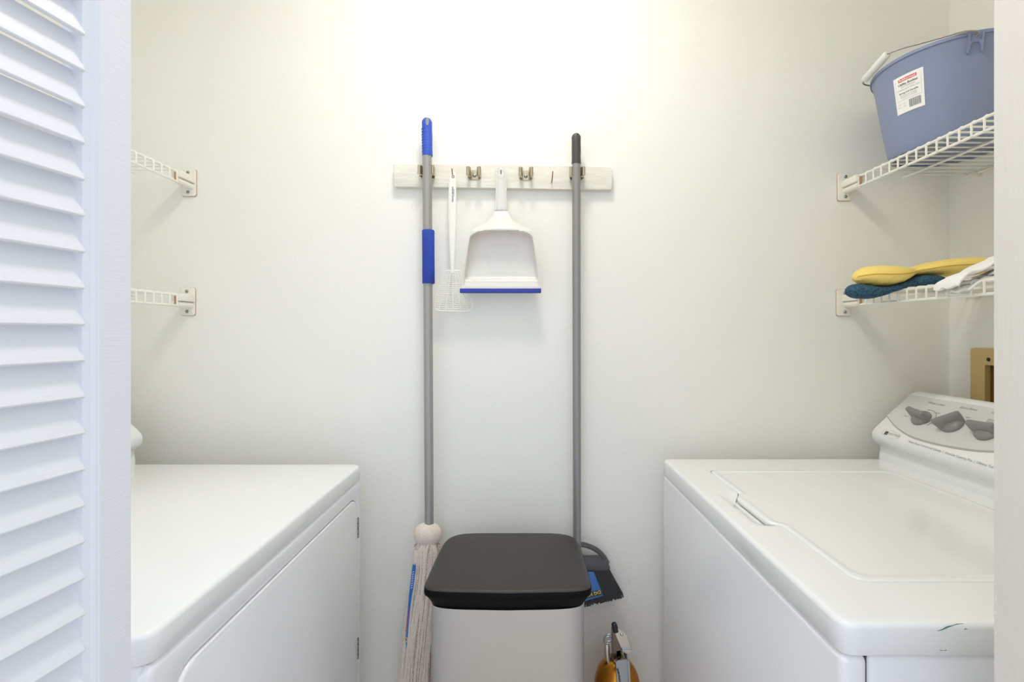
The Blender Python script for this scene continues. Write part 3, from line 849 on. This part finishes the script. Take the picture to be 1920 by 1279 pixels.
shelf(-1, -.900, CH+.4192, .0293, 'empty white wire shelf, upper of the two on the left wall', bracket_px=(341.5, 318, 369, 368.5), first_y=1.2100)
shelf(-1, -.900, CH+.1003, .0308, 'empty white wire shelf, lower of the two on the left wall', bracket_px=(340, 540, 367, 591.5), first_y=1.2100)

# ------------------------------------------------------------------ bucket
BC = Vector((.966, 1.079, CH+.4077+.0025)); BH = .2020; RT, RB = .1340, .1015
bk_ = thing('bucket', 'blue plastic utility bucket on the upper right shelf', 'bucket', BC)
def brad(h): t = h/BH; return RB+(RT-RB)*(.15*t+.85*t**.8 if t > 0 else 0)+.004*max(0, t-.85)/.15
prof = [(0,.006),(RB-.012,.006),(RB-.010,0),(RB-.002,0),(RB,.003)]+[(brad(BH*k/16), BH*k/16) for k in range(1, 16)]+[(brad(BH*.965), BH*.965),(RT+.0005, BH*.966),(RT+.0045, BH*.962),(RT+.0050, BH*.975),(RT+.0050, BH*.995),(RT+.003, BH),(RT-.002, BH)]+[(brad(BH*k/8)-.003, BH*k/8) for k in range(7, 0, -1)]+[(RB-.004,.010),(0,.010)]
obj('body', lathe(NB(), prof, BC, 96), 'bucket_blue', bk_, 50)
def bsurf(th, h, off=.0006): r = brad(h)+off; return BC+Vector((math.cos(th)*r, math.sin(th)*r, h))
for th in (math.radians(-112), math.radians(68)):
    b = NB()
    for s in (-1, 1):
        f_ = lambda a, c, d: bsurf(th+a/RT, c, d-.001)
        prism(b, [(s*.009, BH*.97), (s*.012, BH*.97), (s*.013, BH-.040), (s*.011, BH-.043), (s*.009, BH-.038), (s*.008, BH-.028), (s*.0050, BH-.0235), (s*.0055, BH-.020), (s*.009, BH-.020)], f_, .007)
    prism(b, [(-.010, BH-.022), (.010, BH-.022), (.010, BH*.97), (-.010, BH*.97)], lambda a, c, d: bsurf(th+a/RT, c, d-.001), .004)
    obj('handle_ear', b, 'bucket_blue', bk_, 30)
# bail with white grip, lying over towards the closet centre
hz = BH-.012
E0 = bsurf(math.radians(-112), hz, .004); E1 = bsurf(math.radians(68), hz, .004)
G0 = at(1664, 101, 1.060); G1 = at(1621, 150, 1.145)
ws = smooth_path([E0, at(1834, 59.5, .945), at(1807, 59.5, .955), at(1754, 73.5, .990), at(1714, 84.5, 1.020), at(1690, 91, 1.040), G0], 6)
we = smooth_path([G1, at(1618.5, 156, 1.152), at(1624, 159.5, 1.160), at(1646, 165, 1.175), bsurf(math.radians(95), hz, .008), E1], 6)
b = NB(); tube(b, ws+we[0:], .0018, 8); bail = obj('bail', b, 'handle_wire', bk_, 60)
d = (G1-G0); b = NB(); tube(b, [G0, G0+d*.02, G0+d*.04, G0+d*.5, G0+d*.96, G0+d*.98, G1], [.006, .0078, .0084, .0086, .0084, .0078, .006], 16)
obj('bail_grip', b, 'grip_white', bail, 40, label='white plastic grip')
# sticker
th0 = None
def th_of(px, h):
    best = None
    for k in range(1800):
        th = PI*.9+k/1800*PI*.75
        p = bsurf(th, h); x = CX+p.x/p.y*F
        if best is None or abs(x-px) < best[0]: best = (abs(x-px), th)
    return best[1]
SH0, SH1 = BH*.405, BH*.80
tl, trr = th_of(1679, BH*.6), th_of(1733, BH*.6)
def sp(a, c, off=.0008): return bsurf(tl+(trr-tl)*a, SH0+(SH1-SH0)*c, off)     # a: 0..1 left to right, c: 0..1 bottom to top
sw = (trr-tl)*brad(BH*.6); shh = SH1-SH0; sh_s = (trr-tl)
b = NB(); 
nn = 14
V = [[b.verts.new(sp(i/nn, j/8)) for i in range(nn+1)] for j in range(9)]
for j in range(8):
    for i in range(nn): b.faces.new((V[j][i], V[j][i+1], V[j+1][i+1], V[j+1][i]))
st = obj('sticker', b, 'sticker', bk_, 60, label='white product sticker')
def stext(bm, s, size, a, c, bold=0, align='CENTER'): return text(bm, s, size, lambda x, y: sp(a+x/sw, c+y/shh, .0014), bold=bold, align=align)
b = NB(); quad(b, lambda x, y: sp(x, y, .0011), .19, .80, .845, .925, 8, 2); obj('brand_panel', b, 'sticker_red', st, 0, label='red brand panel')
b = NB(); stext(b, 'Rubbermaid', .0066, .495, .885, .0001); obj('brand_name', b, 'sticker', st, 0)
b = NB(); stext(b, 'Utility Bucket', .0068, .5, .765, .00015); stext(b, 'Strong and Durable', .0048, .5, .53, .0001)
for k, (x0, wd) in enumerate(((.50,.02),(.535,.01),(.56,.025),(.60,.01),(.625,.012),(.65,.02),(.685,.01),(.71,.024),(.75,.01),(.775,.02),(.81,.01),(.835,.022),(.87,.014))):
    quad(b, lambda x, y: sp(x, y, .0012), x0, x0+wd, .09, .30, 1, 1)
obj('sticker_print', b, 'sticker_ink', st, 0)
b = NB(); stext(b, 'Seau utilitaire', .0050, .5, .695); stext(b, 'Cubeta para todo uso', .0050, .5, .625); stext(b, 'Resistant et durable', .0040, .5, .465); stext(b, 'Resistente y durable', .0040, .5, .415)
stext(b, '15 QT  14.2 L', .0036, .06, .24, align='LEFT'); stext(b, 'Made in USA', .0036, .06, .17, align='LEFT')
for x0, x1, y0_, y1_ in ((.07, .93, .345, .352), (.07, .075, .345, .90), (.925, .93, .345, .90)): quad(b, lambda x, y: sp(x, y, .0012), x0, x1, y0_, y1_, 6, 1)
obj('sticker_print', b, 'sticker_faint', st, 0)

# ------------------------------------------------------------------ oven mitts and cloth on the lower right shelf
SZ = CH+.1035+.0021
def loft(sections, nseg=36, pinch=.75, sub=5, wob=.0):
    S = smooth_path([Vector(s[:3]) for s in sections], sub); Rr = smooth_path([Vector((s[3], s[4], 0)) for s in sections], sub)
    b = NB(); rs = []
    for i, (c, r) in enumerate(zip(S, Rr)):
        ring = []
        for k in range(nseg):
            t = 2*PI*k/nseg; co, si = math.cos(t), math.sin(t)
            y = r.x*co; z = r.y*math.copysign(abs(si)**pinch, si)*(1)
            zz = z + wob*math.sin(i*1.3+co*3)*abs(si)
            ring.append(Vector((c.x, c.y+y, c.z+zz)))
        rs.append(ring)
    return rings_mesh(b, rs)
def mitt(name, label, sections, m, seam_m=None, wob=.001, pinch=.8):
    base = Vector(sections[0][:3]); t = thing(name, label, 'oven mitt', base)
    obj('mitt_body', loft(sections, wob=wob, pinch=pinch), m, t, 60)
    if seam_m:
        S = smooth_path([Vector((s[0], s[1]-s[3]-.0002, s[2])) for s in sections], 5)
        obj('seam', tube(NB(), S, .0011, 6), seam_m, t, 60)
    return t
def zc(py, D): return CH-(py-CY)*D/F
D_ = 1.105
def sec(px, pyt, pyb, ry, D=D_, dd=0):
    # px, top and bottom in the photo at the mid plane
    D2 = D+dd; return ((px-CX)*D2/F, D2, (zc(pyt, D2)+zc(pyb, D2))/2, ry, (zc(pyt, D2)-zc(pyb, D2))/2)
mitt('oven_mitt', 'dark blue-green knitted oven mitt under the yellow one', [sec(1591,544,546,.006), sec(1593.5,538,552,.018), sec(1602,533,558,.030), sec(1618,535,560,.036), sec(1636,537.5,559,.038), sec(1652,537,554,.038), sec(1672,533,547,.036), sec(1695,524,541,.036), sec(1712,518,540,.044), sec(1732,517,539,.046), sec(1750,520,538.5,.038), sec(1760,526,536,.015)], 'knit_teal', wob=.0008)
mitt('oven_mitt', 'yellow quilted oven mitt lying across the lower right shelf', [sec(1605,518,521,.006), sec(1608,510,527,.020), sec(1620,502,533,.036), sec(1638,499.5,537,.044), sec(1660,499.5,537,.045), sec(1680,501,532,.040), sec(1696,502.5,524,.030), sec(1704,503,518,.026), sec(1716,500,516.5,.032), sec(1740,493,516,.046), sec(1775,487,517,.052), sec(1810,484.5,517,.052), sec(1835,484.5,514,.045), sec(1850,488,510,.030), sec(1856,495,504,.010)], 'mitt_yellow', 'seam_yellow', wob=.0009)
# white folded cloth
def cloth():
    b = NB()
    P = [(1751,544),(1757,531),(1770,523),(1790,515),(1812,505),(1832,495),(1852,485.5),(1868,481.5),(1882,484),(1888,495),(1882,507),(1862,516),(1835,523),(1808,529),(1785,541),(1769,549)]
    path = smooth_path([Vector((x, y, 0)) for x, y in P], 6)
    inner = smooth_path([Vector((x, y, 0)) for x, y in [(1806,513),(1822,508),(1842,500),(1858,492),(1868,490),(1872,497),(1862,506),(1842,513),(1815,523)]], 6)
    rn = random.Random(5)
    for pth, y0_, y1_, th in ((path, .885, .975, .0024), (inner, .890, .970, .002)):
        n = len(pth); M_ = 12; V = []
        for j in range(M_+1):
            D = y0_+(y1_-y0_)*j/M_; row = []
            for i, p in enumerate(pth):
                q_ = at(p.x, p.y, .965); q_.y = D; q_.x += .30*(D-.965)
                q_ += Vector((.0022*math.sin(i*.35+j*.8)+.006*(j/M_), 0, .0022*math.sin(i*.55+j*1.1)-.001*j/M_))
                row.append(b.verts.new(q_))
            V.append(row)
        for j in range(M_):
            for i in range(n-1): b.faces.new((V[j][i], V[j][i+1], V[j+1][i+1], V[j+1][i]))
    return b
o = obj('cloth', cloth(), 'cloth_white', None, 60); tag(o, 'white folded cloth draped over the lip of the lower right shelf', 'cloth')
md = o.modifiers.new('s', 'SOLIDIFY'); md.thickness = .0055; md.offset = 0
md = o.modifiers.new('d', 'SUBSURF'); md.levels = 1; md.render_levels = 1

# ------------------------------------------------------------------ washer outlet box in the right wall
ob = thing('outlet_box', 'tan recessed utility box in the right wall above the washing machine', 'utility box', (XR, 1.07, .94))
fy0, fy1, fz0, fz1 = .94, 1.2015, .94, 1.2030
cyy, czz = (oy0+oy1)/2, (oz0+oz1)/2; N = 160
oo = ray_outline(in_rr(fy0, fy1, fz0, fz1, .006), cyy, czz, N); hh = ray_outline(in_rr(oy0+.001, oy1-.0025, oz0+.001, oz1-.003, .001), cyy, czz, N)
R = [[Vector((XR-.0004, y, z)) for y, z in oo], [Vector((XR-.008, y, z)) for y, z in oo], [Vector((XR-.0105, y, z)) for y, z in inset(oo, 0, 0, .0025)], [Vector((XR-.0105, y, z)) for y, z in hh], [Vector((XR+.003, y, z)) for y, z in hh]]
obj('frame', rings_mesh(NB(), R, False, False), 'outlet_tan', ob, 30)
b = NB(); R = [[Vector((x, y, z)) for y, z in ((oy0+.001, oz0+.001), (oy1-.002, oz0+.001), (oy1-.002, oz1-.002), (oy0+.001, oz1-.002))] for x in (XR+.001, XR+.085)]
rings_mesh(b, R, False, True); obj('recess', b, 'outlet_inside', ob, 0)
c = Vector((XR-.0108, 1.1520, 1.176)); b = NB(); lathe(b, [(0,.002),(.003,.0018),(.0048,.0006),(.005,0),(0,0)], c, 14, M=Matrix.Rotation(-PI/2, 4, 'Y'))
obj('screw', b, 'hinge_dark', ob)
b = NB(); tube(b, [(XR+.05, 1.10, oz0+.002), (XR+.05, 1.10, 1.06)], .012, 12); tube(b, [(XR+.05, 1.03, oz0+.002), (XR+.05, 1.03, 1.06)], .012, 12)
obj('water_valve', b, 'brass', ob)

# ------------------------------------------------------------------ fire extinguisher
ED = 1.150; ec = at(1157, 1300, ED)
fe = thing('fire_extinguisher', 'small brass fire extinguisher on the floor between the trash can and washing machine', 'fire extinguisher', (ec.x, ED, 0))
zs = CH-(1231-CY)*ED/F
prof = [(0,0),(.050,0),(.055,.006),(.056,.02),(.056,zs-.075)]+[(.056*math.cos(math.radians(a)), zs-.075+.075*math.sin(math.radians(a))) for a in range(8, 80, 8)]+[(.012, zs-.001),(.012, zs+.006),(0, zs+.006)]
obj('tank', lathe(NB(), prof, (ec.x, ED, 0), 48), 'brass', fe, 50)
def ep(x, y, D): return at(x, y, D)
def plate(pts, D, th, m, name, parent, bev=.0008, tilt=0):
    P = [at(x, y, D) for x, y in pts]
    b = NB(); prism(b, [(p.x, p.z) for p in P], lambda a, c, d: Vector((a, D+th/2-d, c)), th, bev, 1)
    return obj(name, b, m, parent, 30)
lev = plate([(1149,1179),(1158,1178),(1174,1188),(1184,1217),(1183,1222),(1179,1226),(1173,1225),(1166,1219)], 1.100, .0035, 'lever_steel', 'lever', fe)
b = NB(); box(b, at(1165.5, 1217.5, 1.0985)+Vector((0,-.0032,0)), at(1184, 1214, 1.0985)+Vector((0,.001,0)), .0008, 1); obj('lever_bend', b, 'strap_steel', lev)
b = NB(); lathe(b, [(0,.003),(.002,.0027),(.0034,.001),(.0036,0),(0,0)], at(1165.6, 1190, 1.0980), 12, M=Matrix.Rotation(PI/2, 4, 'X')); obj('rivet', b, 'strap_steel', lev)
b = NB(); tube(b, smooth_path([at(1150,1168,1.102), at(1152.5,1174,1.102), at(1155,1184,1.102)], 3), [.0035, .0062, .0066, .0068, .0068, .0068, .0068], 14); obj('rubber_tip', b, 'black_plastic', fe, 50)
obj('lever_side', prism(NB(), [(p.x, p.z) for p in [at(x, y, 1.11) for x, y in ((1147,1180),(1151,1180),(1166,1219),(1163,1226),(1153,1228),(1150,1236),(1148,1236))]], lambda a, c, d: Vector((a, 1.118-d, c)), .016, .0008, 1), 'chain_steel', fe)
# lower handle: folded steel channel running down in front of the tank
b = NB()
for (pts, D, th) in (([(1156,1221),(1163,1219),(1164,1232),(1157,1240)], 1.103, .002), ([(1168,1222),(1178,1226),(1179,1240),(1173,1236)], 1.103, .002),
                     ([(1156.5,1238),(1176,1236),(1180,1300),(1160,1302)], 1.090, .0018), ([(1176,1236),(1179.5,1238),(1183,1300),(1180,1300)], 1.088, .009), ([(1154,1238),(1157,1238),(1160.5,1302),(1157.5,1302)], 1.088, .009)):
    P = [at(x, y, D) for x, y in pts]
    prism(b, [(p.x, p.z) for p in P], lambda a, c, d: Vector((a, D+th/2-d, c)), th)
obj('carry_handle', b, 'strap_steel', fe, 30)
b = NB(); tube(b, [at(1165, 1231, 1.108), at(1166, 1244, 1.12)], .009, 14); tube(b, [at(1160, 1226, 1.135), (ec.x, ED, zs-.004)], .010, 14); obj('valve', b, 'chain_steel', fe, 40)
b = NB()
for dy, rx in ((0, 9.0), (7, 8.2)):
    tube(b, [at(1141.5+rx*math.cos(t)-.3*dy, 1196+dy*.6+6.4*math.sin(t)-1.5*math.cos(t), 1.105) for t in [2*PI*k/24 for k in range(24)]], .0011, 6, closed=True)
obj('pull_ring', b, 'strap_steel', fe, 60)
b = NB(); rs = [];
for x, y, h in ((1138,1207,3.2),(1138,1212,4.6),(1138.3,1224,5.2),(1139.5,1236,4.4),(1141,1243,2.2)): rs.append((at(x, y, 1.110), h*1.11/F))
tube(b, [p for p, _ in rs], [r for _, r in rs], 12); obj('safety_pin', b, 'lever_steel', fe, 50)
b = NB(); cp = smooth_path([at(1148,1226,1.096), at(1147,1236,1.094), at(1152,1244,1.090), at(1158,1256,1.083), at(1161,1268,1.083), at(1163,1282,1.083)], 4)
for i, p in enumerate(cp):
    dv = (cp[min(i+1, len(cp)-1)]-cp[max(i-1, 0)]).normalized(); sd = Vector((0,1,0)) if i % 2 else Vector((1,0,-dv.x/(dv.z or 1))).normalized()
    tube(b, [p+dv*.0030*math.cos(t)+sd*.0018*math.sin(t) for t in [2*PI*k/10 for k in range(10)]], .00055, 4, closed=True)
obj('pin_chain', b, 'chain_steel', fe, 60)
